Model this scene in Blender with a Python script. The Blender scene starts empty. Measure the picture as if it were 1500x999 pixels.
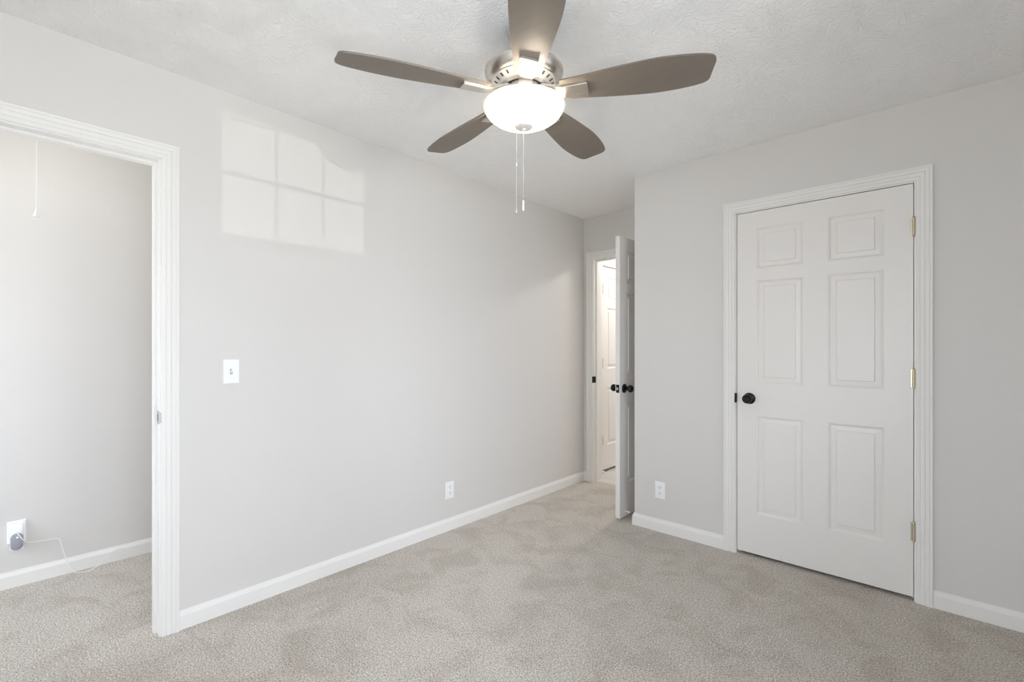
import bpy, bmesh, math
from math import sin, cos, radians, pi
from mathutils import Vector, Matrix

SC = bpy.context.scene
COL = SC.collection

# ------------------------------------------------------------------ camera, world, light, exposure
CAM = (2.483, 0.0, 1.243)
cd = bpy.data.cameras.new('camera')
cd.sensor_width = 36.0
cd.lens = 36.0 * 692.0 / 1500.0
cd.shift_y = 0.006
cd.clip_start = 0.02
cam = bpy.data.objects.new('camera', cd)
COL.objects.link(cam)
cam.location = CAM
cam.rotation_euler = (radians(90), 0, radians(42.36))
SC.camera = cam

SC.view_settings.view_transform = 'Standard'
SC.view_settings.look = 'None'
SC.view_settings.gamma = 1.0
SC.view_settings.use_curve_mapping = False
SC.view_settings.exposure = 0.06
SC.cycles.use_denoising = True
SC.cycles.use_adaptive_sampling = False
SC.cycles.caustics_reflective = False
SC.cycles.caustics_refractive = False
SC.cycles.max_bounces = 16
SC.cycles.diffuse_bounces = 10
SC.cycles.transparent_max_bounces = 16
SC.cycles.sample_clamp_indirect = 8.0

SKY_STRENGTH = 15.4
SKY_COLOR = (0.98, 1.03, 1.20, 1)      # above the horizon
GROUND_COLOR = (0.80, 0.81, 0.87, 1)    # light coming back off the ground
LAMP_STRENGTH = 240.0
BOWL_STRENGTH = 4.0
LAMP_COLOR = (1.0, 0.90, 0.76, 1)
REFLECT_POWER = 23000.0
HALL_POWER = 128.0
CLOSET_STRENGTH = 55.0

W = bpy.data.worlds.new('sky')
SC.world = W
W.use_nodes = True
nt = W.node_tree
bg = nt.nodes['Background']
wtc = nt.nodes.new('ShaderNodeTexCoord'); wsep = nt.nodes.new('ShaderNodeSeparateXYZ')
wmr = nt.nodes.new('ShaderNodeMapRange'); wmr.inputs['From Min'].default_value = -0.15; wmr.inputs['From Max'].default_value = 0.25
wmx = nt.nodes.new('ShaderNodeMixRGB'); wmx.inputs['Color1'].default_value = GROUND_COLOR; wmx.inputs['Color2'].default_value = SKY_COLOR
nt.links.new(wtc.outputs['Generated'], wsep.inputs[0]); nt.links.new(wsep.outputs['Z'], wmr.inputs['Value'])
nt.links.new(wmr.outputs[0], wmx.inputs['Fac']); nt.links.new(wmx.outputs[0], bg.inputs['Color'])
bg.inputs['Strength'].default_value = SKY_STRENGTH

# low sunlight thrown back up through one window by something bright across the street
sl = bpy.data.lights.new('street_glint', 'SPOT')
sl.energy = REFLECT_POWER
sl.spot_size = radians(1.0); sl.spot_blend = 0.0; sl.shadow_soft_size = 0.04
sl.color = (1.0, 0.98, 0.94)
sun = bpy.data.objects.new('street_glint', sl)
COL.objects.link(sun)
sun.location = (62.0, 1.08, -6.20)
sun.rotation_euler = (Vector((2.95, 1.08, 1.72)) - Vector((62.0, 1.08, -6.20))).to_track_quat('-Z', 'Y').to_euler()

# ------------------------------------------------------------------ room dimensions
RW = 2.85           # right wall
RB = -0.55          # rear wall (behind the photographer)
YD = 3.029          # wall with the closed door
YF = 3.719          # far wall of the alcove
XA = 0.885          # outside corner
H = 2.44
T = 0.115           # wall thickness
CX = -1.08          # closet back wall
HY = 6.0            # end of hall

# ------------------------------------------------------------------ materials
def new_mat(name):
    m = bpy.data.materials.new(name)
    m.use_nodes = True
    return m, m.node_tree.nodes, m.node_tree.links, m.node_tree.nodes['Principled BSDF']

def plain(name, col, rough=0.5, metal=0.0, spec=0.5, bump=None, var=0.0):
    """painted / plastic / metal surface with a light procedural grain"""
    m, n, l, b = new_mat(name)
    b.inputs['Base Color'].default_value = (*col, 1)
    b.inputs['Roughness'].default_value = rough
    b.inputs['Metallic'].default_value = metal
    b.inputs['Specular IOR Level'].default_value = spec
    tc = n.new('ShaderNodeTexCoord')
    if var:
        nz = n.new('ShaderNodeTexNoise'); nz.inputs['Scale'].default_value = 6.0; nz.inputs['Detail'].default_value = 3
        l.new(tc.outputs['Object'], nz.inputs['Vector'])
        mx = n.new('ShaderNodeMixRGB'); mx.inputs['Color1'].default_value = (*[c*(1-var) for c in col], 1)
        mx.inputs['Color2'].default_value = (*[min(1, c*(1+var)) for c in col], 1)
        l.new(nz.outputs['Fac'], mx.inputs['Fac']); l.new(mx.outputs['Color'], b.inputs['Base Color'])
    if bump:
        nz2 = n.new('ShaderNodeTexNoise'); nz2.inputs['Scale'].default_value = bump[0]; nz2.inputs['Detail'].default_value = 4
        l.new(tc.outputs['Object'], nz2.inputs['Vector'])
        bp = n.new('ShaderNodeBump'); bp.inputs['Strength'].default_value = bump[1]; bp.inputs['Distance'].default_value = bump[2]
        l.new(nz2.outputs['Fac'], bp.inputs['Height']); l.new(bp.outputs['Normal'], b.inputs['Normal'])
    return m

M = {}
M['wall'] = plain('grey wall paint', (0.668, 0.648, 0.622), 0.55, spec=0.35, bump=(220, 0.08, 0.001), var=0.01)
M['trim'] = plain('white trim paint', (0.80, 0.785, 0.755), 0.5, spec=0.18, var=0.006)
M['door'] = plain('white door paint', (0.785, 0.758, 0.725), 0.40, spec=0.5, bump=(90, 0.04, 0.0006), var=0.006)
M['black'] = plain('black bronze', (0.012, 0.011, 0.010), 0.28, metal=0.6)
M['brass'] = plain('aged brass', (0.56, 0.49, 0.35), 0.38, metal=0.85)
M['steel'] = plain('satin steel', (0.45, 0.45, 0.46), 0.35, metal=0.9)
M['plastic'] = plain('white plastic', (0.86, 0.86, 0.86), 0.30)
M['slot'] = plain('dark slot', (0.05, 0.05, 0.05), 0.6)
M['greyplastic'] = plain('blue grey plastic', (0.33, 0.33, 0.375), 0.35)
M['cord'] = plain('white cord', (0.84, 0.84, 0.82), 0.5)
M['chain'] = plain('chain metal', (0.62, 0.60, 0.56), 0.35, metal=0.6)
M['ext'] = plain('outside wall', (0.5, 0.48, 0.45), 0.9)

def ceiling_mat():
    m, n, l, b = new_mat('white stomped ceiling')
    b.inputs['Base Color'].default_value = (0.90, 0.895, 0.885, 1)
    b.inputs['Roughness'].default_value = 0.9
    b.inputs['Specular IOR Level'].default_value = 0.2
    tc = n.new('ShaderNodeTexCoord')
    # brush-stroke swirls: a wave bent by a coarse noise, over fine stipple
    cn = n.new('ShaderNodeTexNoise'); cn.inputs['Scale'].default_value = 5.0; cn.inputs['Detail'].default_value = 1
    l.new(tc.outputs['Object'], cn.inputs['Vector'])
    mp = n.new('ShaderNodeMixRGB'); mp.blend_type = 'ADD'; mp.inputs['Fac'].default_value = 0.7
    l.new(tc.outputs['Object'], mp.inputs['Color1']); l.new(cn.outputs['Color'], mp.inputs['Color2'])
    wv = n.new('ShaderNodeTexNoise'); wv.inputs['Scale'].default_value = 32.0; wv.inputs['Detail'].default_value = 5
    wv.inputs['Distortion'].default_value = 1.6
    l.new(mp.outputs['Color'], wv.inputs['Vector'])
    fn = n.new('ShaderNodeTexNoise'); fn.inputs['Scale'].default_value = 110.0; fn.inputs['Detail'].default_value = 3
    l.new(tc.outputs['Object'], fn.inputs['Vector'])
    ad = n.new('ShaderNodeMath'); ad.operation = 'MULTIPLY_ADD'; ad.inputs[1].default_value = 0.35
    l.new(fn.outputs['Fac'], ad.inputs[0]); l.new(wv.outputs['Fac'], ad.inputs[2])
    bp = n.new('ShaderNodeBump'); bp.inputs['Strength'].default_value = 0.8; bp.inputs['Distance'].default_value = 0.0085
    l.new(ad.outputs[0], bp.inputs['Height']); l.new(bp.outputs['Normal'], b.inputs['Normal'])
    return m
M['ceiling'] = ceiling_mat()

def carpet_mat():
    m, n, l, b = new_mat('beige grey carpet')
    b.inputs['Roughness'].default_value = 1.0
    b.inputs['Specular IOR Level'].default_value = 0.05
    b.inputs['Sheen Weight'].default_value = 0.15
    tc = n.new('ShaderNodeTexCoord')
    def noise(scale, detail, rough=0.5, dist=0.0):
        z = n.new('ShaderNodeTexNoise'); z.inputs['Scale'].default_value = scale
        z.inputs['Detail'].default_value = detail; z.inputs['Roughness'].default_value = rough
        z.inputs['Distortion'].default_value = dist
        l.new(tc.outputs['Object'], z.inputs['Vector']); return z
    def ramp(src, a, bb, ca, cb):
        r = n.new('ShaderNodeValToRGB')
        r.color_ramp.elements[0].position = a; r.color_ramp.elements[0].color = (*ca, 1)
        r.color_ramp.elements[1].position = bb; r.color_ramp.elements[1].color = (*cb, 1)
        l.new(src.outputs['Fac'], r.inputs['Fac']); return r
    fine = noise(165, 4, 0.7)
    mid = noise(75, 3, 0.6)
    patch = noise(4.2, 5, 0.62, 0.9)
    base = ramp(fine, 0.33, 0.62, (0.21, 0.180, 0.146), (0.86, 0.80, 0.715))
    m2 = ramp(mid, 0.30, 0.62, (0.80, 0.79, 0.78), (1, 1, 1))
    m3 = ramp(patch, 0.38, 0.54, (0.855, 0.842, 0.825), (1, 1, 1))
    a = n.new('ShaderNodeMixRGB'); a.blend_type = 'MULTIPLY'; a.inputs['Fac'].default_value = 1
    l.new(base.outputs['Color'], a.inputs['Color1']); l.new(m2.outputs['Color'], a.inputs['Color2'])
    c = n.new('ShaderNodeMixRGB'); c.blend_type = 'MULTIPLY'; c.inputs['Fac'].default_value = 1
    l.new(a.outputs['Color'], c.inputs['Color1']); l.new(m3.outputs['Color'], c.inputs['Color2'])
    l.new(c.outputs['Color'], b.inputs['Base Color'])
    bp = n.new('ShaderNodeBump'); bp.inputs['Strength'].default_value = 0.7; bp.inputs['Distance'].default_value = 0.006
    l.new(fine.outputs['Fac'], bp.inputs['Height']); l.new(bp.outputs['Normal'], b.inputs['Normal'])
    return m
M['carpet'] = carpet_mat()

def vinyl_mat():
    m, n, l, b = new_mat('pale hall floor')
    b.inputs['Roughness'].default_value = 0.45
    tc = n.new('ShaderNodeTexCoord')
    br = n.new('ShaderNodeTexBrick')
    br.inputs['Scale'].default_value = 1.0
    br.inputs['Brick Width'].default_value = 1.2; br.inputs['Row Height'].default_value = 0.15
    br.inputs['Mortar Size'].default_value = 0.002
    br.inputs['Color1'].default_value = (0.60, 0.57, 0.53, 1); br.inputs['Color2'].default_value = (0.68, 0.65, 0.61, 1)
    br.inputs['Mortar'].default_value = (0.4, 0.38, 0.35, 1)
    l.new(tc.outputs['Object'], br.inputs['Vector'])
    l.new(br.outputs['Color'], b.inputs['Base Color'])
    return m
M['vinyl'] = vinyl_mat()

def brushed(name, col, rough, metal, scale=(4, 400, 400)):
    m, n, l, b = new_mat(name)
    b.inputs['Metallic'].default_value = metal
    tc = n.new('ShaderNodeTexCoord'); mp = n.new('ShaderNodeMapping'); mp.inputs['Scale'].default_value = scale
    nz = n.new('ShaderNodeTexNoise'); nz.inputs['Scale'].default_value = 1.0; nz.inputs['Detail'].default_value = 4
    l.new(tc.outputs['Object'], mp.inputs['Vector']); l.new(mp.outputs['Vector'], nz.inputs['Vector'])
    mx = n.new('ShaderNodeMixRGB')
    mx.inputs['Color1'].default_value = (*[c*0.90 for c in col], 1); mx.inputs['Color2'].default_value = (*[min(1, c*1.08) for c in col], 1)
    l.new(nz.outputs['Fac'], mx.inputs['Fac']); l.new(mx.outputs['Color'], b.inputs['Base Color'])
    b.inputs['Roughness'].default_value = rough
    return m
M['nickel'] = brushed('brushed nickel', (0.66, 0.62, 0.57), 0.33, 1.0, (30, 30, 500))
M['nickel_lit'] = brushed('nickel with painted light', (0.80, 0.76, 0.70), 0.42, 0.45, (30, 30, 500))  # paler copy of the nickel, with lamplight painted into its colour
M['blade'] = brushed('taupe fan blade', (0.185, 0.155, 0.126), 0.42, 0.30, (3, 60, 60))

def emit(name, col, strength, base=(0.9, 0.88, 0.84)):
    m, n, l, b = new_mat(name)
    b.inputs['Base Color'].default_value = (*base, 1)
    b.inputs['Roughness'].default_value = 0.25
    b.inputs['Emission Color'].default_value = col
    b.inputs['Emission Strength'].default_value = strength
    return m
def bowl_mat():
    m, n, l, b = new_mat('lit frosted glass')
    b.inputs['Base Color'].default_value = (0.62, 0.60, 0.56, 1); b.inputs['Roughness'].default_value = 0.25
    b.inputs['Emission Color'].default_value = LAMP_COLOR; # glow painted by height: strong low down, fading towards the lip
    tc = n.new('ShaderNodeTexCoord'); sp = n.new('ShaderNodeSeparateXYZ'); mr = n.new('ShaderNodeMapRange')
    mr.interpolation_type = 'SMOOTHSTEP'
    mr.inputs['From Min'].default_value = 2.128; mr.inputs['From Max'].default_value = 2.075
    mr.inputs['To Min'].default_value = 0.40; mr.inputs['To Max'].default_value = BOWL_STRENGTH
    l.new(tc.outputs['Object'], sp.inputs[0]); l.new(sp.outputs['Z'], mr.inputs['Value']); l.new(mr.outputs[0], b.inputs['Emission Strength'])
    t = n.new('ShaderNodeBsdfTranslucent'); t.inputs['Color'].default_value = (0.95, 0.92, 0.87, 1)
    mx = n.new('ShaderNodeMixShader'); mx.inputs[0].default_value = 0.015
    l.new(b.outputs[0], mx.inputs[1]); l.new(t.outputs[0], mx.inputs[2])
    l.new(mx.outputs[0], n['Material Output'].inputs['Surface'])
    return m
M['bowl'] = bowl_mat()
M['lip'] = plain('frosted glass lip', (0.82, 0.79, 0.72), 0.3)
M['bulb'] = emit('lit bulb', LAMP_COLOR, LAMP_STRENGTH)
M['closetbulb'] = emit('lit closet bulb', (1.0, 0.95, 0.88, 1), CLOSET_STRENGTH)
M['hallbulb'] = emit('lit hall glass', (1.0, 0.99, 0.985, 1), HALL_POWER)
M['indicator'] = emit('indicator light', (1.0, 0.93, 0.85, 1), 1.2)

def glass_mat():
    m = bpy.data.materials.new('window glass'); m.use_nodes = True
    n = m.node_tree.nodes; l = m.node_tree.links; n.clear()
    o = n.new('ShaderNodeOutputMaterial'); mx = n.new('ShaderNodeMixShader')
    t = n.new('ShaderNodeBsdfTransparent'); t.inputs['Color'].default_value = (0.96, 0.98, 0.97, 1)
    g = n.new('ShaderNodeBsdfGlossy'); g.inputs['Roughness'].default_value = 0.02
    f = n.new('ShaderNodeFresnel'); f.inputs['IOR'].default_value = 1.3
    l.new(f.outputs[0], mx.inputs[0]); l.new(t.outputs[0], mx.inputs[1]); l.new(g.outputs[0], mx.inputs[2])
    l.new(mx.outputs[0], o.inputs[0]); return m
M['glass'] = glass_mat()

def screen_mat(name, cover):  # see-through sheet set over a window to cut its daylight
    m = bpy.data.materials.new(name); m.use_nodes = True
    n = m.node_tree.nodes; l = m.node_tree.links; n.clear()
    o = n.new('ShaderNodeOutputMaterial'); mx = n.new('ShaderNodeMixShader'); mx.inputs[0].default_value = cover
    t = n.new('ShaderNodeBsdfTransparent')
    d = n.new('ShaderNodeBsdfDiffuse'); d.inputs['Color'].default_value = (0.12, 0.12, 0.12, 1)
    l.new(t.outputs[0], mx.inputs[1]); l.new(d.outputs[0], mx.inputs[2]); l.new(mx.outputs[0], o.inputs[0]); return m
M['dimscreen_faint'] = screen_mat('faint dimming screen', 0.08)
M['dimscreen_mid'] = screen_mat('medium dimming screen', 0.55)
M['dimscreen_strong'] = screen_mat('strong dimming screen', 0.72)

# ------------------------------------------------------------------ mesh helpers
def box(bm, x0, x1, y0, y1, z0, z1):
    x0, x1 = min(x0, x1), max(x0, x1); y0, y1 = min(y0, y1), max(y0, y1); z0, z1 = min(z0, z1), max(z0, z1)
    v = [bm.verts.new(p) for p in ((x0,y0,z0),(x1,y0,z0),(x1,y1,z0),(x0,y1,z0),(x0,y0,z1),(x1,y0,z1),(x1,y1,z1),(x0,y1,z1))]
    for f in ((3,2,1,0),(4,5,6,7),(0,1,5,4),(1,2,6,5),(2,3,7,6),(3,0,4,7)):
        bm.faces.new([v[i] for i in f])
    return v

def lathe(bm, prof, c=(0,0,0), axis='z', seg=48, a0=0.0, a1=2*pi):
    """surface of revolution of (r, h) pairs about an axis through c; axis may be a Vector"""
    ax = {'x': Vector((1,0,0)), 'y': Vector((0,1,0)), 'z': Vector((0,0,1))}.get(axis, axis) if isinstance(axis, str) else axis
    q = Vector((0,0,1)).rotation_difference(ax)
    c = Vector(c); rings = []
    for r, h in prof:
        if r < 1e-6:
            rings.append([bm.verts.new(c + q @ Vector((0,0,h)))])
        else:
            rings.append([bm.verts.new(c + q @ Vector((r*cos(2*pi*k/seg), r*sin(2*pi*k/seg), h))) for k in range(seg)])
    for a, b in zip(rings, rings[1:]):
        for k in range(seg):
            k2 = (k+1) % seg
            if len(a) == 1 and len(b) == 1: continue
            if len(a) == 1: bm.faces.new((a[0], b[k2], b[k]))
            elif len(b) == 1: bm.faces.new((a[k], a[k2], b[0]))
            else: bm.faces.new((a[k], a[k2], b[k2], b[k]))

def tube(bm, pts, r, seg=8):
    pts = [Vector(p) for p in pts]; rings = []
    up = Vector((0.12, 0.31, 0.94)).normalized()
    for i, p in enumerate(pts):
        d = (pts[min(i+1, len(pts)-1)] - pts[max(i-1, 0)]).normalized()
        s = d.cross(up)
        if s.length < 1e-4: s = d.cross(Vector((1,0,0)))
        s.normalize(); t = s.cross(d).normalized()
        rings.append([bm.verts.new(p + r*(cos(2*pi*k/seg)*s + sin(2*pi*k/seg)*t)) for k in range(seg)])
    for a, b in zip(rings, rings[1:]):
        for k in range(seg):
            bm.faces.new((a[k], a[(k+1)%seg], b[(k+1)%seg], b[k]))
    bm.faces.new(rings[0]); bm.faces.new(rings[-1])

def smooth_path(pts, n=8):
    pts = [Vector(p) for p in pts]; out = []
    P = [pts[0]] + pts + [pts[-1]]
    for i in range(1, len(P)-2):
        for k in range(n):
            t = k/n
            out.append(0.5*((2*P[i]) + (P[i+1]-P[i-1])*t + (2*P[i-1]-5*P[i]+4*P[i+1]-P[i+2])*t*t + (3*P[i]-P[i-1]-3*P[i+1]+P[i+2])*t**3))
    out.append(pts[-1]); return out

def obj(name, bm, mat, parent=None, smooth=False, bevel=0.0, angle=35):
    bmesh.ops.recalc_face_normals(bm, faces=bm.faces[:])
    if bevel:
        es = [e for e in bm.edges if len(e.link_faces) == 2 and e.calc_face_angle(0) > radians(40)]
        bmesh.ops.bevel(bm, geom=es, offset=bevel, segments=2, affect='EDGES', clamp_overlap=True)
    me = bpy.data.meshes.new(name)
    bm.to_mesh(me); bm.free()
    me.materials.append(M[mat] if isinstance(mat, str) else mat)
    if smooth:
        me.shade_smooth()
        if angle: me.set_sharp_from_angle(angle=radians(angle))
    o = bpy.data.objects.new(name, me)
    COL.objects.link(o)
    if parent is not None:
        o.parent = parent
        o.matrix_parent_inverse = Matrix.Identity(4)
        o.location = -parent_origin(parent)
    return o

def parent_origin(p):
    v = Vector((0,0,0))
    while p is not None:
        v = v + p.location; p = p.parent
    return v
# all meshes are written in world coordinates; a child is offset by its parents' locations

def origin_to(o, p):
    """move the origin of a top-level mesh object without moving its surface"""
    o.data.transform(Matrix.Translation(-Vector(p))); o.location = p

def tag(o, label, cat, kind=None, group=None):
    o['label'] = label; o['category'] = cat
    if kind: o['kind'] = kind
    if group: o['group'] = group
    return o

def struct(name, bm, mat, label, cat, **k):
    return tag(obj(name, bm, mat, **k), label, cat, 'structure')

def empty(name, loc, label, cat, group=None, kind=None):
    o = bpy.data.objects.new(name, None); o.empty_display_size = 0.05
    COL.objects.link(o); o.location = loc
    bpy.context.view_layer.update()
    return tag(o, label, cat, kind, group)

NB = bmesh.new

# ------------------------------------------------------------------ room shell
# doorway openings: closet doorway in the left wall, hall doorway in the far wall, the closed door
CY0, CY1 = -0.285, 0.478         # closet doorway (y)
HX0, HX1 = 0.108, 0.815          # hall doorway (x)
DX0, DX1 = 1.560, 2.380          # closed door (x)
ZO = 2.048                       # head of all three openings
J = 0.018                        # jamb board

bm = NB(); box(bm, CX-T, RW+T, -1.42, YF+T*0.5, -0.10, 0.0)
struct('floor', bm, 'carpet', 'beige grey cut pile carpet covering the bedroom and closet floor', 'floor')
bm = NB(); box(bm, -0.3, 1.5, YF+T*0.5, HY+T, -0.10, 0.0)
struct('floor_hall', bm, 'vinyl', 'pale floor of the hall seen through the far doorway', 'floor')
bm = NB(); box(bm, CX-T, RW+T, -1.42, HY+T, H, H+0.12)
struct('ceiling', bm, 'ceiling', 'white ceiling with brushed swirl texture', 'ceiling')

bm = NB()
box(bm, -T, 0, RB-T, CY0-J, 0, H); box(bm, -T, 0, CY1+J, YF, 0, H); box(bm, -T, 0, CY0-J, CY1+J, ZO+J, H)
bmesh.ops.remove_doubles(bm, verts=bm.verts[:], dist=1e-5)
struct('wall_left', bm, 'wall', 'long light grey wall with the light switch and the closet doorway', 'wall')
bm = NB()
box(bm, -T, HX0-J, YF, YF+T, 0, H); box(bm, HX1+J, RW+T, YF, YF+T, 0, H); box(bm, HX0-J, HX1+J, YF, YF+T, ZO+J, H)
struct('wall_far', bm, 'wall', 'shaded grey alcove wall above and beside the hall doorway', 'wall')
bm = NB()
box(bm, XA, DX0-J, YD, YD+T, 0, H); box(bm, DX1+J, RW, YD, YD+T, 0, H); box(bm, DX0-J, DX1+J, YD, YD+T, ZO+J, H)
box(bm, XA, XA+T, YD+T, YF, 0, H)
struct('wall_front', bm, 'wall', 'grey wall around the closed white panel door', 'wall')
# right wall with window opening, rear wall
WY0, WY1, WZ0, WZ1 = 0.672, 1.491, 0.56, 2.010
UY0, UY1 = -0.440, 0.508
TY0, TY1 = 1.655, 2.475
bm = NB()
box(bm, RW, RW+T, RB-T, UY0, 0, H); box(bm, RW, RW+T, TY1, YF, 0, H); box(bm, RW, RW+T, WY1, TY0, 0, H); box(bm, RW, RW+T, UY1, WY0, 0, H)
for ya, yb in ((WY0, WY1), (UY0, UY1), (TY0, TY1)):
    box(bm, RW, RW+T, ya, yb, 0, WZ0); box(bm, RW, RW+T, ya, yb, WZ1, H)
struct('wall_right', bm, 'wall', 'grey wall with the window, beside the camera', 'wall')
VX0, VX1 = 1.95, 2.72
bm = NB()
box(bm, 0, VX0, RB-T, RB, 0, H); box(bm, VX1, RW, RB-T, RB, 0, H); box(bm, VX0, VX1, RB-T, RB, 0, WZ0); box(bm, VX0, VX1, RB-T, RB, WZ1, H)
struct('wall_rear', bm, 'wall', 'grey wall behind the camera', 'wall')
# closet shell, with an added window, out of sight in its end wall, to brighten it
KY = -1.30
KX0, KX1 = -1.00, -0.25
bm = NB()
box(bm, CX-T, CX, KY-T, 1.25, 0, H); box(bm, CX, -T, 1.25-T, 1.25, 0, H); box(bm, -T, 0, KY-T, RB-T, 0, H)
box(bm, CX, KX0, KY-T, KY, 0, H); box(bm, KX1, -T, KY-T, KY, 0, H); box(bm, KX0, KX1, KY-T, KY, 0, WZ0); box(bm, KX0, KX1, KY-T, KY, WZ1, H)
struct('wall_closet', bm, 'wall', 'light grey closet wall seen through the left doorway', 'wall')
# hall shell; its left wall holds another door
GY0, GY1 = 4.040, 4.800
bm = NB()
box(bm, -T, 0, YF+T, GY0-J, 0, H); box(bm, -T, 0, GY1+J, HY, 0, H); box(bm, -T, 0, GY0-J, GY1+J, ZO+J, H)
box(bm, -T-0.10, -T, GY0-J-0.05, GY1+J+0.05, 0, ZO+J+0.05)  # backing slab added behind the door so no light leaks under it
struct('wall_hall', bm, 'wall', 'hall wall around the white door beyond the far doorway', 'wall')
bm = NB(); box(bm, 1.15, 1.15+T, YF+T, HY, 0, H); box(bm, -T, 1.15+T, HY, HY+T, 0, H)
struct('wall_hall_right', bm, 'wall', 'far side wall of the hall', 'wall')

# ------------------------------------------------------------------ trim
CAS = [(0.0,0.0),(0.0,0.009),(0.004,0.0115),(0.014,0.0115),(0.0165,0.0095),(0.019,0.0125),(0.032,0.014),
       (0.0345,0.0115),(0.037,0.0155),(0.049,0.0175),(0.0515,0.0155),(0.054,0.018),(0.061,0.018),(0.064,0.015),(0.064,0.0)]
def casing(bm, u0, u1, zt, f, prof=CAS, z0=0.0, rv=0.006):
    """U-shaped mitred moulding round an opening; f(u, z, h) -> world point"""
    u0 -= rv; u1 += rv; zt += rv
    rows = []
    for o, h in prof:
        rows.append([bm.verts.new(f(*p, h)) for p in ((u0-o, z0), (u0-o, zt+o), (u1+o, zt+o), (u1+o, z0))])
    n = len(rows)
    for a, b in zip(rows, rows[1:]):
        for k in range(3): bm.faces.new((a[k], a[k+1], b[k+1], b[k]))
    for k in (0, 3): bm.faces.new([r[k] for r in rows])
    a, b = rows[-1], rows[0]
    for k in range(3): bm.faces.new((a[k], a[k+1], b[k+1], b[k]))

def jamb(bm, u0, u1, zt, f, d0, d1, stop):
    """lining boards between depth d0 and d1 (h = 0 is the room face, negative goes into the wall), with a door stop"""
    def b(ua, ub, za, zb, ha, hb):
        P = [f(u, z, h) for u in (ua, ub) for z in (za, zb) for h in (ha, hb)]
        xs, ys, zs = zip(*P); box(bm, min(xs), max(xs), min(ys), max(ys), min(zs), max(zs))
    b(u0-J, u0, 0, zt, d0, d1); b(u1, u1+J, 0, zt, d0, d1); b(u0-J, u1+J, zt, zt+J, d0, d1)
    if stop:
        s0, s1 = stop; q = 0.011
        b(u0, u0+q, 0, zt-q, s0, s1); b(u1-q, u1, 0, zt-q, s0, s1); b(u0, u1, zt-q, zt, s0, s1)

fL = lambda u, z, h: (h, u, z)                # left wall: u = y, out of wall = +x
fLc = lambda u, z, h: (-T-h, u, z)            # its closet side
fF = lambda u, z, h: (u, YF-h, z)             # far wall, room side
fFh = lambda u, z, h: (u, YF+T+h, z)          # far wall, hall side
fD = lambda u, z, h: (u, YD-h, z)             # door wall
fH = lambda u, z, h: (h, u, z)                # hall left wall
fR = lambda u, z, h: (RW-h, u, z)             # right wall

bm = NB(); casing(bm, CY0, CY1, ZO, fL)
t1 = struct('trim_1', bm, 'trim', 'white moulded casing round the open closet doorway on the left', 'door casing')
bm = NB(); jamb(bm, CY0, CY1, ZO, fL, 0, -T, (-0.045, -0.080)); obj('jamb', bm, 'trim', t1)
bm = NB(); casing(bm, CY0, CY1, ZO, fLc); obj('inner_casing', bm, 'trim', t1)
bm = NB()
box(bm, -0.032, 0.004, CY1-0.0022, CY1+0.001, 0.912, 0.968); box(bm, 0.002, 0.0045, CY1-0.0022, CY1+0.006, 0.918, 0.962)
o = obj('strike_plate', bm, 'steel', t1, bevel=0.0008); o['label'] = 'satin steel strike plate'
bm = NB(); box(bm, -0.022, -0.010, CY1-0.0026, CY1-0.0018, 0.926, 0.954); obj('latch_hole', bm, 'slot', o)

bm = NB(); casing(bm, HX0, HX1, ZO, fF)
t2 = struct('trim_2', bm, 'trim', 'white moulded casing round the hall doorway in the alcove', 'door casing')
bm = NB(); jamb(bm, HX0, HX1, ZO, fF, 0, -T, (-0.040, -0.075)); obj('jamb', bm, 'trim', t2)
bm = NB(); casing(bm, HX0, HX1, ZO, fFh); obj('inner_casing', bm, 'trim', t2)
bm = NB(); box(bm, HX0-0.007, HX0+0.003, YF-0.0145, YF+0.034, 0.915, 0.973)
o = obj('strike_plate', bm, 'black', t2, bevel=0.001); o['label'] = 'black strike plate'

bm = NB(); casing(bm, DX0, DX1, ZO, fD)
t3 = struct('trim_3', bm, 'trim', 'white moulded casing round the closed panel door', 'door casing')
bm = NB(); jamb(bm, DX0, DX1, ZO, fD, 0, -T, (-0.042, -0.075)); obj('jamb', bm, 'trim', t3)
bm = NB(); box(bm, DX0-0.010, DX0+0.002, YD-0.0125, YD+0.006, 0.908, 0.966)
o = obj('strike_plate', bm, 'black', t3, bevel=0.003); o['label'] = 'black strike plate'

bm = NB(); casing(bm, GY0, GY1, ZO, fH)
t4 = struct('trim_4', bm, 'trim', 'white moulded casing round the door in the hall', 'door casing')
bm = NB(); jamb(bm, GY0, GY1, ZO, fH, 0, -T, (-0.045, -0.08)); obj('jamb', bm, 'trim', t4)

BB = [(0.0,0.0),(0.0125,0.0),(0.0125,0.060),(0.0112,0.064),(0.0050,0.079),(0.0045,0.084),(0.0,0.084)]
def baseboard(bm, pts, closed=False):
    """pts: floor polyline of the wall face, room on the left-hand side; mitred corners"""
    P = [Vector((p[0], p[1])) for p in pts]; n = len(P); rows = []
    for i in range(n):
        d1 = (P[i]-P[i-1]).normalized() if i else None
        d2 = (P[i+1]-P[i]).normalized() if i < n-1 else None
        n1 = Vector((-d1.y, d1.x)) if d1 else None; n2 = Vector((-d2.y, d2.x)) if d2 else None
        if n1 and n2:
            nn = (n1+n2).normalized(); nn = nn / nn.dot(n1)
        else: nn = n1 or n2
        rows.append([bm.verts.new((P[i].x+nn.x*o, P[i].y+nn.y*o, z)) for o, z in BB])
    for a, b in zip(rows, rows[1:]):
        for k in range(len(BB)):
            k2 = (k+1) % len(BB); bm.faces.new((a[k], a[k2], b[k2], b[k]))
    bm.faces.new(rows[0]); bm.faces.new(rows[-1])
def bboard(name, pts, label):
    bm = NB(); baseboard(bm, pts)
    return struct(name, bm, 'trim', label, 'baseboard')
E0 = 0.0705
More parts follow.
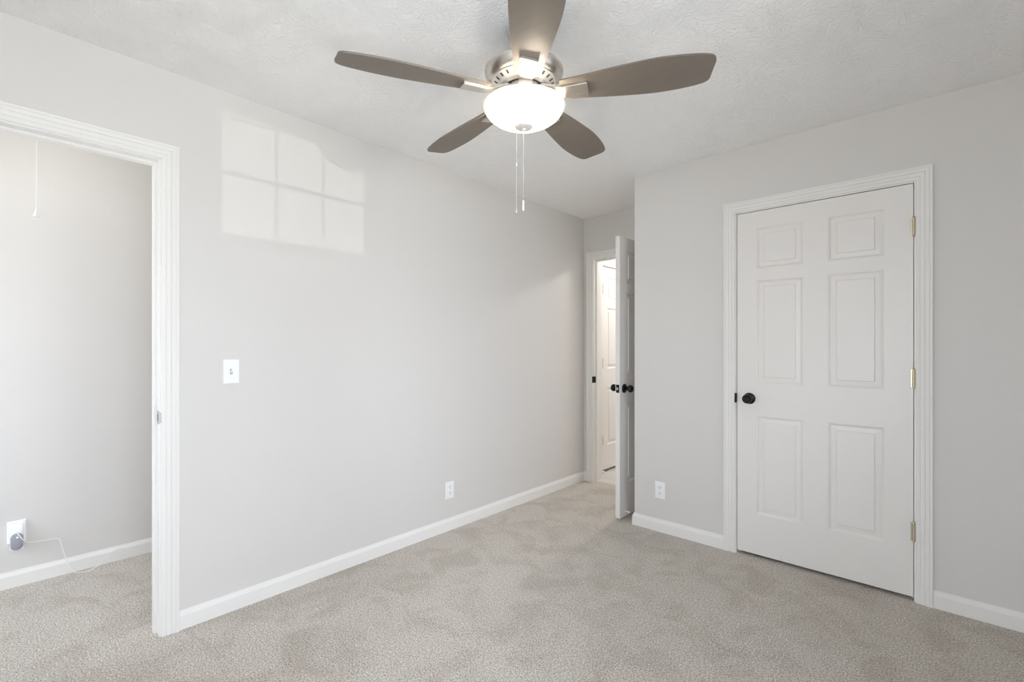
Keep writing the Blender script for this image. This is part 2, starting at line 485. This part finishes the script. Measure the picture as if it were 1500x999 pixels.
bboard('baseboard_left', [(0, YF), (0, CY1+E0)], 'long white baseboard under the light switch wall')
bboard('baseboard_far', [(HX0-E0, YF), (0.0125, YF)], 'short white baseboard stub in the alcove corner')
bboard('baseboard_front', [(DX0-E0, YD), (XA, YD), (XA, YF-0.02)], 'white baseboard from the outside corner to the closed door')
bboard('baseboard_front_right', [(RW, YD), (DX1+E0, YD)], 'white baseboard right of the closed door')
bboard('baseboard_right', [(RW, RB), (RW, YD-0.013)], 'white baseboard under the window')
bboard('baseboard_rear', [(0, RB), (RW-0.013, RB)], 'white baseboard behind the camera')
bboard('baseboard_closet', [(CX, 1.135), (CX, -1.30)], 'white baseboard along the closet back wall with the cord in front')
bboard('baseboard_hall', [(0, GY0-E0), (0, YF+T+0.02)], 'white baseboard beside the hall door')

# ------------------------------------------------------------------ doors
def panel_face(bm, xs, zs, panels, f):
    """one face of a moulded six-panel door; f(x, z, depth) -> point"""
    V = {}
    def vert(x, z, d):
        k = (round(x,5), round(z,5), round(d,5))
        if k not in V: V[k] = bm.verts.new(f(x, z, d))
        return V[k]
    cells = set()
    for p in panels: cells.add((round(p[0],5), round(p[1],5)))
    for i in range(len(xs)-1):
        for j in range(len(zs)-1):
            if (round(xs[i],5), round(zs[j],5)) in cells: continue
            bm.faces.new([vert(xs[i],zs[j],0), vert(xs[i+1],zs[j],0), vert(xs[i+1],zs[j+1],0), vert(xs[i],zs[j+1],0)])
    RINGS = [(0.0,0.0),(0.0015,0.0016),(0.0060,0.0030),(0.0085,0.0070),(0.0120,0.0105),(0.0160,0.0110),(0.0180,0.0100),(0.0360,0.0078),(0.0375,0.0070),(0.0400,0.0030),(0.0425,0.0024)]
    for x0, z0, x1, z1 in panels:
        prev = None
        for o, d in RINGS:
            q = [vert(x0+o,z0+o,d), vert(x1-o,z0+o,d), vert(x1-o,z1-o,d), vert(x0+o,z1-o,d)]
            if prev:
                for k in range(4): bm.faces.new((prev[k], prev[(k+1)%4], q[(k+1)%4], q[k]))
            prev = q
        bm.faces.new(prev)
    return V

def door_slab(name, w, z0, z1, px, f, label, parent_loc, t=0.035):
    """six-panel slab: local x 0..w across, f(x, z, depth) gives world points, depth 0 front to t back"""
    zb = [(0.258-0.02+z0, 0.837), (1.028, 1.637), (1.705, 1.947)]
    xs = sorted([0, px[0], px[1], px[2], px[3], w]); zs = sorted([z0, z1] + [v for p in zb for v in p])
    pans = [(a, c, b, d) for a, b in ((px[0], px[1]), (px[2], px[3])) for c, d in zb]
    bm = NB()
    panel_face(bm, xs, zs, pans, f)
    panel_face(bm, xs, zs, pans, lambda x, z, d: f(x, z, t-d))
    for i in range(len(xs)-1):
        for z in (z0, z1): bm.faces.new([bm.verts.new(f(*p)) for p in ((xs[i],z,0),(xs[i+1],z,0),(xs[i+1],z,t),(xs[i],z,t))])
    for j in range(len(zs)-1):
        for x in (0, w): bm.faces.new([bm.verts.new(f(*p)) for p in ((x,zs[j],0),(x,zs[j+1],0),(x,zs[j+1],t),(x,zs[j],t))])
    bmesh.ops.remove_doubles(bm, verts=bm.verts[:], dist=1e-5)
    o = struct(name, bm, 'door', label, 'door')
    origin_to(o, parent_loc); bpy.context.view_layer.update()
    return o

def knob(parent, c, ax, name='door_knob'):
    """black round knob with rosette; c on the door face, ax pointing out"""
    ax = Vector(ax)
    bm = NB(); lathe(bm, [(0.0,0.0),(0.033,0.0),(0.0335,0.003),(0.031,0.007),(0.024,0.010),(0.0,0.0105)], c, ax, 40)
    r = obj('rosette', bm, 'black', parent, smooth=True)
    bm = NB(); lathe(bm, [(0.0,0.009),(0.0115,0.009),(0.0105,0.020),(0.011,0.028),(0.016,0.033),(0.0235,0.038),(0.0268,0.045),
                          (0.0270,0.052),(0.0245,0.060),(0.018,0.0665),(0.009,0.069),(0.0,0.0695)], c, ax, 40)
    k = obj(name, bm, 'black', parent, smooth=True, angle=60)
    k['label'] = 'black round door knob'
    return k

def hinge(parent, x, y, z, leaf=(1,0,0), mat='brass', L=0.089):
    """visible knuckle of a butt hinge with finial tips and the sliver of its leaves"""
    bm = NB()
    lathe(bm, [(0,-L/2-0.006),(0.003,-L/2-0.005),(0.0045,-L/2-0.001),(0.0062,-L/2)] +
              [v for k in range(5) for v in ((0.0062,-L/2+k*L/5),(0.0066,-L/2+k*L/5+0.001),(0.0066,-L/2+(k+1)*L/5-0.001),(0.0062,-L/2+(k+1)*L/5))] +
              [(0.0045,L/2+0.001),(0.003,L/2+0.005),(0,L/2+0.006)], (x, y, z), 'z', 16)
    o = obj('hinge', bm, mat, parent, smooth=True, angle=50)
    o['label'] = 'aged brass hinge'
    bm = NB()
    lx, ly = leaf[0], leaf[1]
    a = Vector((x, y, 0)); d = Vector((lx, ly, 0)); s = Vector((-ly, lx, 0))*0.0009
    pts = [a - d*0.012 - s, a + d*0.012 - s, a + d*0.012 + s, a - d*0.012 + s]
    lo = [bm.verts.new((p.x, p.y, z-L/2)) for p in pts]; hi = [bm.verts.new((p.x, p.y, z+L/2)) for p in pts]
    bm.faces.new(lo); bm.faces.new(hi)
    for k in range(4): bm.faces.new((lo[k], lo[(k+1)%4], hi[(k+1)%4], hi[k]))
    obj('hinge_leaf', bm, mat, o)
    return o

# closed door
d1 = door_slab('door_1', 0.813, 0.020, 2.044, (0.107, 0.346, 0.461, 0.701),
               lambda x, z, d: (DX0+0.0035+x, YD+0.004+d, z), 'closed white six panel door with black knob and brass hinges on its right', (DX0+0.0035, YD+0.02, 0.02))
knob(d1, (1.632, YD+0.004, 0.938), (0,-1,0))
for z in (1.833, 1.091, 0.342): hinge(d1, DX1-0.001, YD-0.0060, z)

# open hall door, hinged at the right of the far doorway and standing square to it
d2x = 0.780
d2 = door_slab('door_2', 0.705, 0.018, 2.038, (0.095, 0.305, 0.400, 0.610),
               lambda x, z, d: (d2x-d, YF-0.004-0.705+x, z), 'white panel door standing open in the alcove, seen nearly edge on', (d2x-0.0175, YF-0.01, 0.018))
kz = 0.945
knob(d2, (d2x, YF-0.004-0.705+0.062, kz), (1,0,0))
knob(d2, (d2x-0.035, YF-0.004-0.705+0.062, kz), (-1,0,0))
bm = NB(); box(bm, d2x-0.030, d2x-0.005, YF-0.7105, YF-0.7085, kz-0.029, kz+0.029)
lp = obj('latch_plate', bm, 'black', d2, bevel=0.0006); lp['label'] = 'black latch plate'
bm = NB(); box(bm, d2x-0.0245, d2x-0.0105, YF-0.718, YF-0.7095, kz-0.010, kz+0.010)
obj('latch_bolt', bm, 'steel', lp, bevel=0.003)
for z in (1.82, 1.08, 0.33): hinge(d2, d2x+0.006, YF-0.007, z, (0,1,0))
bm = NB(); lathe(bm, [(0,0),(0.010,0),(0.010,0.003),(0.0045,0.006),(0.0045,0.020),(0.008,0.021),(0.008,0.033),(0.006,0.036),(0,0.037)], (d2x, YF-0.625, 0.050), 'x', 20)
o = obj('door_stop', bm, 'plastic', d2, smooth=True); o['label'] = 'small white rubber door bumper'

# door in the hall
d3 = door_slab('door_3', 0.753, 0.025, 2.040, (0.10, 0.325, 0.428, 0.653),
               lambda x, z, d: (-0.004-d, GY0+0.0035+x, z), 'white panel door with brass hinges in the bright hall', (-0.02, GY0+0.0035, 0.025))
for z in (1.818, 1.085, 0.325): hinge(d3, 0.0055, GY0+0.0015, z, (0,1,0))
knob(d3, (-0.004, GY1-0.065, 0.945), (1,0,0))
bm = NB(); lathe(bm, [(0,0),(0.010,0),(0.010,0.003),(0.0045,0.006),(0.0045,0.045),(0.009,0.046),(0.009,0.060),(0.006,0.064),(0,0.065)], (0.0125, GY0-E0-0.012, 0.042), 'x', 20)
tag(obj('door_stop', bm, 'plastic', smooth=True), 'small white rubber tipped door stop beside the hall door', 'door stop')

# ------------------------------------------------------------------ windows (all unseen; all but the first added to brighten room and closet)
def fbox(bm, f, u0, u1, z0, z1, h0, h1):
    P = [Vector(f(u, z, h)) for u in (u0, u1) for z in (z0, z1) for h in (h0, h1)]
    box(bm, min(p.x for p in P), max(p.x for p in P), min(p.y for p in P), max(p.y for p in P), min(p.z for p in P), max(p.z for p in P))

def window(name, f, u0, u1, z0, z1, zm, label, portal_rot, screens=()):
    bm = NB(); casing(bm, u0, u1, z1, f, z0=z0)
    win = struct(name, bm, 'trim', label, 'window')
    bm = NB(); fbox(bm, f, u0-0.09, u1+0.09, z0-0.022, z0, 0.045, -0.03); fbox(bm, f, u0-0.07, u1+0.07, z0-0.085, z0-0.022, 0.016, 0)
    obj('window_sill', bm, 'trim', win, bevel=0.003)
    bm = NB()
    fbox(bm, f, u0, u0+0.016, z0, z1, 0, -T); fbox(bm, f, u1-0.016, u1, z0, z1, 0, -T)
    fbox(bm, f, u0, u1, z1-0.016, z1, 0, -T); fbox(bm, f, u0, u1, z0, z0+0.016, 0, -T)
    obj('window_frame', bm, 'trim', win)
    def sash(za, zb, h, nm):
        bm = NB(); y0, y1 = u0+0.016, u1-0.016; s = 0.045; t = 0.03
        fbox(bm, f, y0, y0+s, za, zb, h, h-t); fbox(bm, f, y1-s, y1, za, zb, h, h-t)
        fbox(bm, f, y0+s, y1-s, za, za+s, h, h-t); fbox(bm, f, y0+s, y1-s, zb-s, zb, h, h-t)
        gy0, gy1, gz0, gz1 = y0+s, y1-s, za+s, zb-s; b = 0.009
        for k in (1, 2):
            yy = gy0+(gy1-gy0)*k/3; fbox(bm, f, yy-b, yy+b, gz0, gz1, h-0.006, h-t+0.006)
        zz = (gz0+gz1)/2; fbox(bm, f, gy0, gy1, zz-b, zz+b, h-0.006, h-t+0.006)
        o = obj(nm, bm, 'trim', win)
        g = NB(); fbox(g, f, gy0-0.004, gy1+0.004, gz0-0.004, gz1+0.004, h-0.013, h-0.017)
        obj('pane', g, 'glass', o)
    sash(zm, z1-0.016, -0.060, 'upper_sash')
    sash(z0+0.016, zm+0.045, -0.028, 'lower_sash')
    for mat, za, zb in screens:
        bm = NB(); fbox(bm, f, u0+0.016, u1-0.016, za, zb, -0.098, -0.0985)
        obj('dimming_screen', bm, mat, win)  # unseen sheet added to dim this window
    pl = bpy.data.lights.new('sky_portal', 'AREA'); pl.shape = 'RECTANGLE'; pl.size = u1-u0; pl.size_y = z1-z0
    pl.cycles.is_portal = True
    po = bpy.data.objects.new('sky_portal', pl); COL.objects.link(po)
    po.location = f((u0+u1)/2, (z0+z1)/2, -T-0.01); po.rotation_euler = portal_rot
    return win
window('window_1', fR, WY0, WY1, WZ0, WZ1, 1.355, 'white double hung window with small panes in the wall facing the light switch', (radians(90), 0, radians(90)),
       [('dimscreen_mid', WZ0+0.016, 1.375), ('dimscreen_faint', 1.375, WZ1-0.016)])
window('fill_window_3', fR, UY0, UY1, WZ0, WZ1, 1.355, 'added unseen double hung window in the wall facing the light switch, nearer the rear wall', (radians(90), 0, radians(90)))  # extra window, put in to brighten the left wall and closet
fK = lambda u, z, h: (u, KY+h, z)
window('fill_window_4', fK, KX0, KX1, WZ0, WZ1, 1.355, 'narrow unseen window added at the end of the closet to light it', (radians(90), 0, 0))  # put in as a daylight source for the closet
window('fill_window_5', fR, TY0, TY1, WZ0, WZ1, 1.355, 'added unseen double hung window in the wall facing the light switch, nearer the closed door', (radians(90), 0, radians(90)),
       [('dimscreen_mid', WZ0+0.016, 1.375), ('dimscreen_strong', 1.375, WZ1-0.016)])  # added to lift the far end, then held back by its screens
fB = lambda u, z, h: (u, RB+h, z)
window('fill_window_2', fB, VX0, VX1, WZ0, WZ1, 1.355, 'unseen double hung window added behind the camera to light the door wall', (radians(90), 0, 0))  # put in to throw daylight on the closed door and its wall

# ------------------------------------------------------------------ ceiling fan
FX, FY = 1.330, 1.330
fan = empty('ceiling_fan', (FX, FY, H), 'brushed nickel ceiling fan with five taupe blades and a lit white glass bowl', 'ceiling fan')
def flathe(name, prof, mat, seg=64, parent=fan, angle=35):
    bm = NB(); lathe(bm, prof, (FX, FY, 0), 'z', seg); return obj(name, bm, mat, parent, smooth=True, angle=angle)
flathe('canopy', [(0,2.44),(0.050,2.44),(0.050,2.425),(0.046,2.405),(0.034,2.392),(0.018,2.388),(0,2.388)], 'nickel')
flathe('downrod', [(0.0,2.392),(0.0125,2.392),(0.0125,2.305),(0,2.305)], 'nickel', 24)
hs = flathe('motor_housing', [(0,2.312),(0.03,2.311),(0.06,2.306),(0.095,2.295),(0.122,2.283),(0.138,2.274),(0.1455,2.267),(0.1465,2.263),(0.1450,2.257),
                         (0.1405,2.247),(0.1345,2.239),(0.1270,2.233),(0.1195,2.2295),(0.1185,2.2275),(0.078,2.2275),(0.078,2.2105),(0.074,2.2095),(0,2.2095)], 'nickel', 96)
hs = flathe('vent_band', [(0.076,2.2280),(0.1165,2.2280),(0.1172,2.2265),(0.0925,2.2130),(0.0910,2.2120),(0.0895,2.2092),(0.0790,2.2050),(0.074,2.2045),(0.074,2.2280)], 'nickel_lit', 96)
for k in range(24):                                    # cooling slots in the conical band
    a = 2*pi*(k+0.5)/24; bm = NB()
    er = Vector((cos(a), sin(a), 0)); et = Vector((-sin(a), cos(a), 0))
    sl_ = Vector((er.x*0.0247, er.y*0.0247, 0.0135)).normalized(); nrm = sl_.cross(et).normalized()
    if nrm.z > 0: nrm = -nrm
    c = Vector((FX, FY, 0)) + er*0.1050 + Vector((0,0,2.21985))
    q = []
    for s in (-0.0006, 0.0012):
        q.append([bm.verts.new(c + et*u*0.0032 + sl_*v*0.0068 + nrm*s) for u, v in ((-1,-1),(1,-1),(1,1),(-1,1))])
    bm.faces.new(q[0]); bm.faces.new(q[1])
    for i in range(4): bm.faces.new((q[0][i], q[0][(i+1)%4], q[1][(i+1)%4], q[1][i]))
    obj('vent_slot', bm, 'slot', hs)
flathe('flywheel', [(0,2.209),(0.064,2.209),(0.0675,2.205),(0.0675,2.183),(0.065,2.180),(0,2.180)], 'nickel')
flathe('light_fitter', [(0,2.181),(0.052,2.181),(0.054,2.176),(0.050,2.160),(0.052,2.155),(0.104,2.150),(0.1055,2.148),(0.104,2.1465),(0.036,2.1480),(0.012,2.146),(0.0065,2.140),(0.0065,2.064),(0,2.064)], 'nickel')

BL = [(0.140,0.094),(0.17,0.098),(0.22,0.107),(0.30,0.127),(0.38,0.144),(0.46,0.156),(0.53,0.153),(0.59,0.141),(0.622,0.130),(0.640,0.120),(0.6500,0.109),(0.6565,0.094),(0.6595,0.078),(0.6605,0.058)]
def refine(P, n=4):
    out = []
    for p in smooth_path([(r, w, 0) for r, w in P], n): out.append((p.x, p.y))
    return out
BL = refine(BL)
PITCH = radians(12); ZB = 2.182
def radial(a, r, u, z, pitch=0.0, dz=0.0):
    """point at radius r, u metres counter-clockwise across the blade, clockwise edge raised by pitch"""
    v = Vector((r, u*cos(pitch)+dz*sin(pitch), z - u*sin(pitch) + dz*cos(pitch)))
    return Vector((FX + v.x*cos(a) - v.y*sin(a), FY + v.x*sin(a) + v.y*cos(a), v.z))
for k in range(5):
    a = radians(27 + 72*k)
    bm = NB(); th = 0.0032; top, bot = [], []
    left = [(r, -w/2) for r, w in BL]
    right = [(r - 0.009*max(0, (r-0.55)/0.11), w/2) for r, w in BL]
    loop = left + right[::-1]
    top = [bm.verts.new(radial(a, r, u, ZB, PITCH, th)) for r, u in loop]
    bot = [bm.verts.new(radial(a, r, u, ZB, PITCH, -th)) for r, u in loop]
    n = len(loop); m = len(BL)
    for vs in (top, bot):
        for i in range(m-1): bm.faces.new((vs[i], vs[i+1], vs[n-2-i], vs[n-1-i]))
    for i in range(n): bm.faces.new((top[i], top[(i+1)%n], bot[(i+1)%n], bot[i]))
    bl = obj('blade', bm, 'blade', fan, bevel=0.0012)
    # blade iron: flat nickel arm from the flywheel to the underside of the blade
    bm = NB(); sec = [(0.058,0.050,2.196,0.0,0.0),(0.075,0.050,2.196,2,0),(0.105,0.050,2.188,6,0),(0.130,0.051,2.1790,10,0),(0.150,0.053,2.1735,12,0),
                      (0.200,0.059,2.1735,12,0),(0.2320,0.0620,2.1735,12,0),(0.2360,0.0605,2.1735,12,0),(0.2378,0.0560,2.1735,12,0)]
    rows = []
    for r, w, z, p, _ in sec:
        rows.append([bm.verts.new(radial(a, r, u, z, radians(p), d)) for u, d in ((-w/2,-0.005),(w/2,-0.005),(w/2,0.005),(-w/2,0.005))])
    for A, B in zip(rows, rows[1:]):
        for i in range(4): bm.faces.new((A[i], A[(i+1)%4], B[(i+1)%4], B[i]))
    bm.faces.new(rows[0]); bm.faces.new(rows[-1])
    o = obj('blade_iron', bm, 'nickel', bl, bevel=0.0010); o['label'] = 'brushed nickel blade arm'

bowl = flathe('glass_bowl', [(0.1520,2.1370),(0.1500,2.1300),(0.1440,2.1190),(0.1330,2.1060),(0.1160,2.0930),(0.0930,2.0815),(0.0660,2.0730),(0.0350,2.0680),(0.0,2.0665)] , 'bowl', 96, angle=None)
bm = NB()
lathe(bm, [(0.1535 + 0.0022*cos(2*pi*k/10), 2.1372 + 0.0022*sin(2*pi*k/10)) for k in range(11)], (FX, FY, 0), 'z', 96)
obj('glass_lip', bm, 'lip', bowl, smooth=True, angle=None)
bowl['label'] = 'lit white frosted glass bowl'
flathe('finial', [(0.0,2.0700),(0.030,2.0690),(0.0335,2.0665),(0.0335,2.0630),(0.030,2.0590),(0.020,2.0555),(0.009,2.0540),(0.0065,2.050),(0.004,2.0475),(0,2.047)], 'nickel_lit', 40)
for k in range(2):
    a = radians(42.4 + 180*k + 90); bm = NB()
    c = (FX + 0.075*cos(a), FY + 0.075*sin(a), 2.114)
    lathe(bm, [(0,-0.024),(0.012,-0.021),(0.019,-0.013),(0.0215,0.0),(0.019,0.012),(0.012,0.021),(0.010,0.030),(0,0.030)], c, 'z', 24)
    obj('bulb', bm, 'bulb', fan, smooth=True)
# two beaded pull chains hanging behind the bowl
def chain(px_off, z_end, z_ball, fob):
    # horizontal offset to the right of the camera axis, behind the bowl
    R = Vector((0.739, 0.674, 0)); F = Vector((-0.674, 0.739, 0))
    p = Vector((FX, FY, 0)) + R*px_off + F*0.058
    bm = NB(); z = 2.158; zs = []
    tube(bm, [(p.x, p.y, z), (p.x, p.y, z_end)], 0.0006, 6)
    while z > z_end:
        lathe(bm, [(0,-0.0013),(0.0009,-0.0009),(0.0013,0),(0.0009,0.0009),(0,0.0013)], (p.x, p.y, z), 'z', 8); z -= 0.0040
    o = obj('pull_chain', bm, 'chain', fan, smooth=True, angle=None)
    if z_ball:
        bm = NB(); lathe(bm, [(0,-0.006),(0.003,-0.0052),(0.0042,-0.001),(0.0042,0.002),(0.003,0.0052),(0,0.006)], (p.x, p.y, z_ball), 'z', 16)
        obj('chain_coupling', bm, 'chain', o, smooth=True)
    bm = NB()
    if fob: lathe(bm, [(0,0.002),(0.0030,0.0),(0.0036,-0.003),(0.0036,-0.034),(0.003,-0.037),(0,-0.038)], (p.x, p.y, z_end), 'z', 16)
    else: lathe(bm, [(0,0.002),(0.0022,0.0),(0.0026,-0.006),(0.0030,-0.012),(0.002,-0.015),(0,-0.0155)], (p.x, p.y, z_end), 'z', 16)
    obj('chain_fob', bm, 'plastic' if fob else 'chain', o, smooth=True)
chain(-0.027, 1.776, 1.945, False)
chain(-0.0005, 1.806, None, True)

# ------------------------------------------------------------------ closet light with pull cord
kx, ky = -0.500, 0.125
cl = empty('closet_light', (kx, ky, H), 'closet ceiling light whose white pull cord hangs in the left doorway', 'light')
bm = NB(); lathe(bm, [(0,2.44),(0.058,2.44),(0.060,2.432),(0.050,2.412),(0.030,2.395),(0.026,2.385),(0,2.385)], (kx, ky, 0), 'z', 40); obj('lamp_holder', bm, 'plastic', cl, smooth=True)
bm = NB(); lathe(bm, [(0,2.388),(0.013,2.388),(0.014,2.372),(0.026,2.350),(0.030,2.332),(0.026,2.315),(0.014,2.304),(0,2.302)], (kx, ky, 0), 'z', 32); obj('bulb', bm, 'closetbulb', cl, smooth=True)
bm = NB(); tube(bm, smooth_path([(kx+0.045, ky, 2.405), (kx+0.047, ky, 2.37), (kx+0.046, ky+0.002, 2.2), (kx+0.045, ky+0.001, 2.0), (kx+0.045, ky, 1.842)], 6), 0.0016, 8)
pc = obj('pull_cord', bm, 'cord', cl, smooth=True)
bm = NB(); lathe(bm, [(0,1.850),(0.003,1.849),(0.0045,1.842),(0.0050,1.836),(0.0095,1.826),(0.0115,1.818),(0.0110,1.814),(0,1.814)], (kx+0.045, ky, 0), 'z', 24)
obj('cord_pull', bm, 'cord', pc, smooth=True)

# ------------------------------------------------------------------ switch and outlets
def plate_bm(f, u, z, w=0.070, h=0.115, t=0.0058):
    """bevelled cover plate: f(u, z, h)"""
    bm = NB(); rows = []
    for ins, hh in ((0,0.0),(0,0.002),(0.0012,0.0042),(0.004,t)):
        rows.append([bm.verts.new(f(u+a*(w/2-ins), z+b*(h/2-ins), hh)) for a, b in ((-1,-1),(1,-1),(1,1),(-1,1))])
    for A, B in zip(rows, rows[1:]):
        for i in range(4): bm.faces.new((A[i], A[(i+1)%4], B[(i+1)%4], B[i]))
    bm.faces.new(rows[0]); bm.faces.new(rows[-1]); return bm
def disc(bm, f, u, z, r, h0, h1, seg=20, sq=1.0):
    lo = [bm.verts.new(f(u+r*cos(2*pi*k/seg), z+r*sq*sin(2*pi*k/seg), h0)) for k in range(seg)]
    hi = [bm.verts.new(f(u+r*cos(2*pi*k/seg), z+r*sq*sin(2*pi*k/seg), h1)) for k in range(seg)]
    bm.faces.new(lo); bm.faces.new(hi)
    for k in range(seg): bm.faces.new((lo[k], lo[(k+1)%seg], hi[(k+1)%seg], hi[k]))

def light_switch(f, u, z, label):
    e = empty('light_switch', f(u, z, 0), label, 'light switch')
    obj('cover_plate', plate_bm(f, u, z), 'plastic', e)
    bm = NB(); fbox(bm, f, u-0.0052, u+0.0052, z-0.012, z+0.012, 0.0050, 0.0062); obj('toggle_slot', bm, 'slot', e)
    bm = NB()
    a = [bm.verts.new(f(u+i*0.0042, z+j*0.0085-0.001, 0.0055)) for i, j in ((-1,-1),(1,-1),(1,1),(-1,1))]
    b = [bm.verts.new(f(u+i*0.0034, z+j*0.0035+0.0085, 0.0185)) for i, j in ((-1,-1),(1,-1),(1,1),(-1,1))]
    bm.faces.new(a); bm.faces.new(b)
    for k in range(4): bm.faces.new((a[k], a[(k+1)%4], b[(k+1)%4], b[k]))
    obj('toggle', bm, 'plastic', e, bevel=0.0006)
    for s in (-1, 1):
        bm = NB(); disc(bm, f, u, z+s*0.030, 0.0032, 0.005, 0.0066); obj('screw', bm, 'plastic', e)
    return e
light_switch(fL, 0.754, 1.128, 'white toggle light switch on the long left wall beside the closet doorway')

def outlet(f, u, z, label, slots=(1, -1)):
    e = empty('wall_outlet', f(u, z, 0), label, 'outlet')
    obj('cover_plate', plate_bm(f, u, z), 'plastic', e)
    for s in (1, -1):
        bm = NB(); seg = 28; c = z + s*0.0195; lo, hi = [], []
        for k in range(seg):
            t = 2*pi*k/seg; uu = 0.0172*cos(t); vv = max(-0.0140, min(0.0140, 0.0172*sin(t)))
            lo.append(bm.verts.new(f(u+uu, c+vv, 0.005))); hi.append(bm.verts.new(f(u+uu*0.97, c+vv*0.97, 0.0072)))
        bm.faces.new(lo); bm.faces.new(hi)
        for k in range(seg): bm.faces.new((lo[k], lo[(k+1)%seg], hi[(k+1)%seg], hi[k]))
        r = obj('receptacle', bm, 'plastic', e)
        if s not in slots: continue
        for du, hh in ((-0.0064, 0.0046), (0.0064, 0.0040)):
            bm = NB(); fbox(bm, f, u+du-0.0013, u+du+0.0013, c+0.004-hh, c+0.004+hh, 0.0066, 0.0075); obj('slot', bm, 'slot', r)
        bm = NB(); disc(bm, f, u, c-0.0078, 0.0027, 0.0066, 0.0075, 14); obj('slot', bm, 'slot', r)
    bm = NB(); disc(bm, f, u, z, 0.0030, 0.005, 0.0066); obj('screw', bm, 'plastic', e)
    return e
outlet(fL, 2.092, 0.270, 'white wall outlet low on the long left wall')
outlet(fD, 1.074, 0.277, 'white wall outlet left of the closed panel door')
fC = lambda u, z, h: (CX+h, u, z)
outlet(fC, 0.080, 0.283, 'white wall outlet in the closet, behind the plugged in grey adapter', (1,))

# adapter with cord, plugged into the closet outlet
au, az = 0.080, 0.258
ad = empty('plug_adapter', fC(au, az, 0.0076), 'white plug adapter with blue grey oval front and thin white cord in the closet outlet', 'adapter')
def rounded(bm, f, u, z, w, h, r, h0, h1, ins=0.003, seg=8):
    def ring(d, hh):
        out = []
        for q, (sx, sz) in enumerate(((1,1),(-1,1),(-1,-1),(1,-1))):
            for k in range(seg+1):
                t = pi/2*q + pi/2*k/seg
                rr = r-d
                out.append(bm.verts.new(f(u+sx*(w/2-r)+rr*cos(t), z+sz*(h/2-r)+rr*sin(t), hh)))
        return out
    rows = [ring(0, h0), ring(0, h1-ins), ring(ins*0.3, h1-ins*0.3), ring(ins, h1)]
    n = len(rows[0])
    for A, B in zip(rows, rows[1:]):
        for k in range(n): bm.faces.new((A[k], A[(k+1)%n], B[(k+1)%n], B[k]))
    bm.faces.new(rows[0]); bm.faces.new(rows[-1])
bm = NB(); rounded(bm, fC, au, az, 0.050, 0.132, 0.010, 0.0076, 0.026, 0.003); obj('housing', bm, 'plastic', ad, smooth=True)
bm = NB(); rounded(bm, fC, au, az-0.020, 0.047, 0.086, 0.0230, 0.026, 0.038, 0.005); gc = obj('front_cap', bm, 'greyplastic', ad, smooth=True); gc['label'] = 'blue grey oval front cap'
bm = NB(); disc(bm, fC, au+0.001, az+0.004, 0.0032, 0.037, 0.0392); obj('indicator_light', bm, 'indicator', gc)
path = [fC(au, az+0.030, 0.024), fC(au+0.002, az+0.026, 0.042), fC(au+0.018, az-0.006, 0.046), fC(au+0.032, az-0.030, 0.030), fC(au+0.045, az-0.040, 0.016), fC(au+0.065, az-0.046, 0.012),
        fC(au+0.110, az-0.049, 0.014), fC(au+0.152, az-0.053, 0.017), fC(au+0.163, az-0.070, 0.019), fC(au+0.176, 0.125, 0.021), fC(au+0.192, 0.060, 0.029),
        fC(au+0.214, 0.015, 0.046), fC(au+0.240, 0.0045, 0.058), fC(au+0.290, 0.0045, 0.060), fC(au+0.325, 0.024, 0.045), fC(au+0.375, 0.055, 0.020), fC(au+0.405, 0.070, 0.017),
        fC(au+0.430, 0.069, 0.017), fC(au+0.470, 0.048, 0.020), fC(au+0.515, 0.020, 0.027), fC(au+0.560, 0.006, 0.030), fC(au+0.68, 0.0045, 0.028), fC(au+0.85, 0.0045, 0.03)]
bm = NB(); tube(bm, smooth_path(path, 6), 0.0022, 8); obj('cord', bm, 'cord', ad, smooth=True)

# ------------------------------------------------------------------ hall ceiling light (out of sight, added to brighten the hall)
hx, hy = 0.575, 4.75
hl = empty('hall_fill_light', (hx, hy, H), 'unseen round flush ceiling light added to brighten the hall', 'light')
bm = NB(); lathe(bm, [(0,2.44),(0.125,2.44),(0.127,2.425),(0.12,2.415),(0,2.415)], (hx, hy, 0), 'z', 40); obj('lamp_base', bm, 'nickel', hl, smooth=True)
bm = NB(); lathe(bm, [(0.118,2.416),(0.115,2.395),(0.095,2.365),(0.06,2.345),(0.02,2.337),(0,2.336)], (hx, hy, 0), 'z', 40); obj('glass_shade', bm, 'hallbulb', hl, smooth=True)
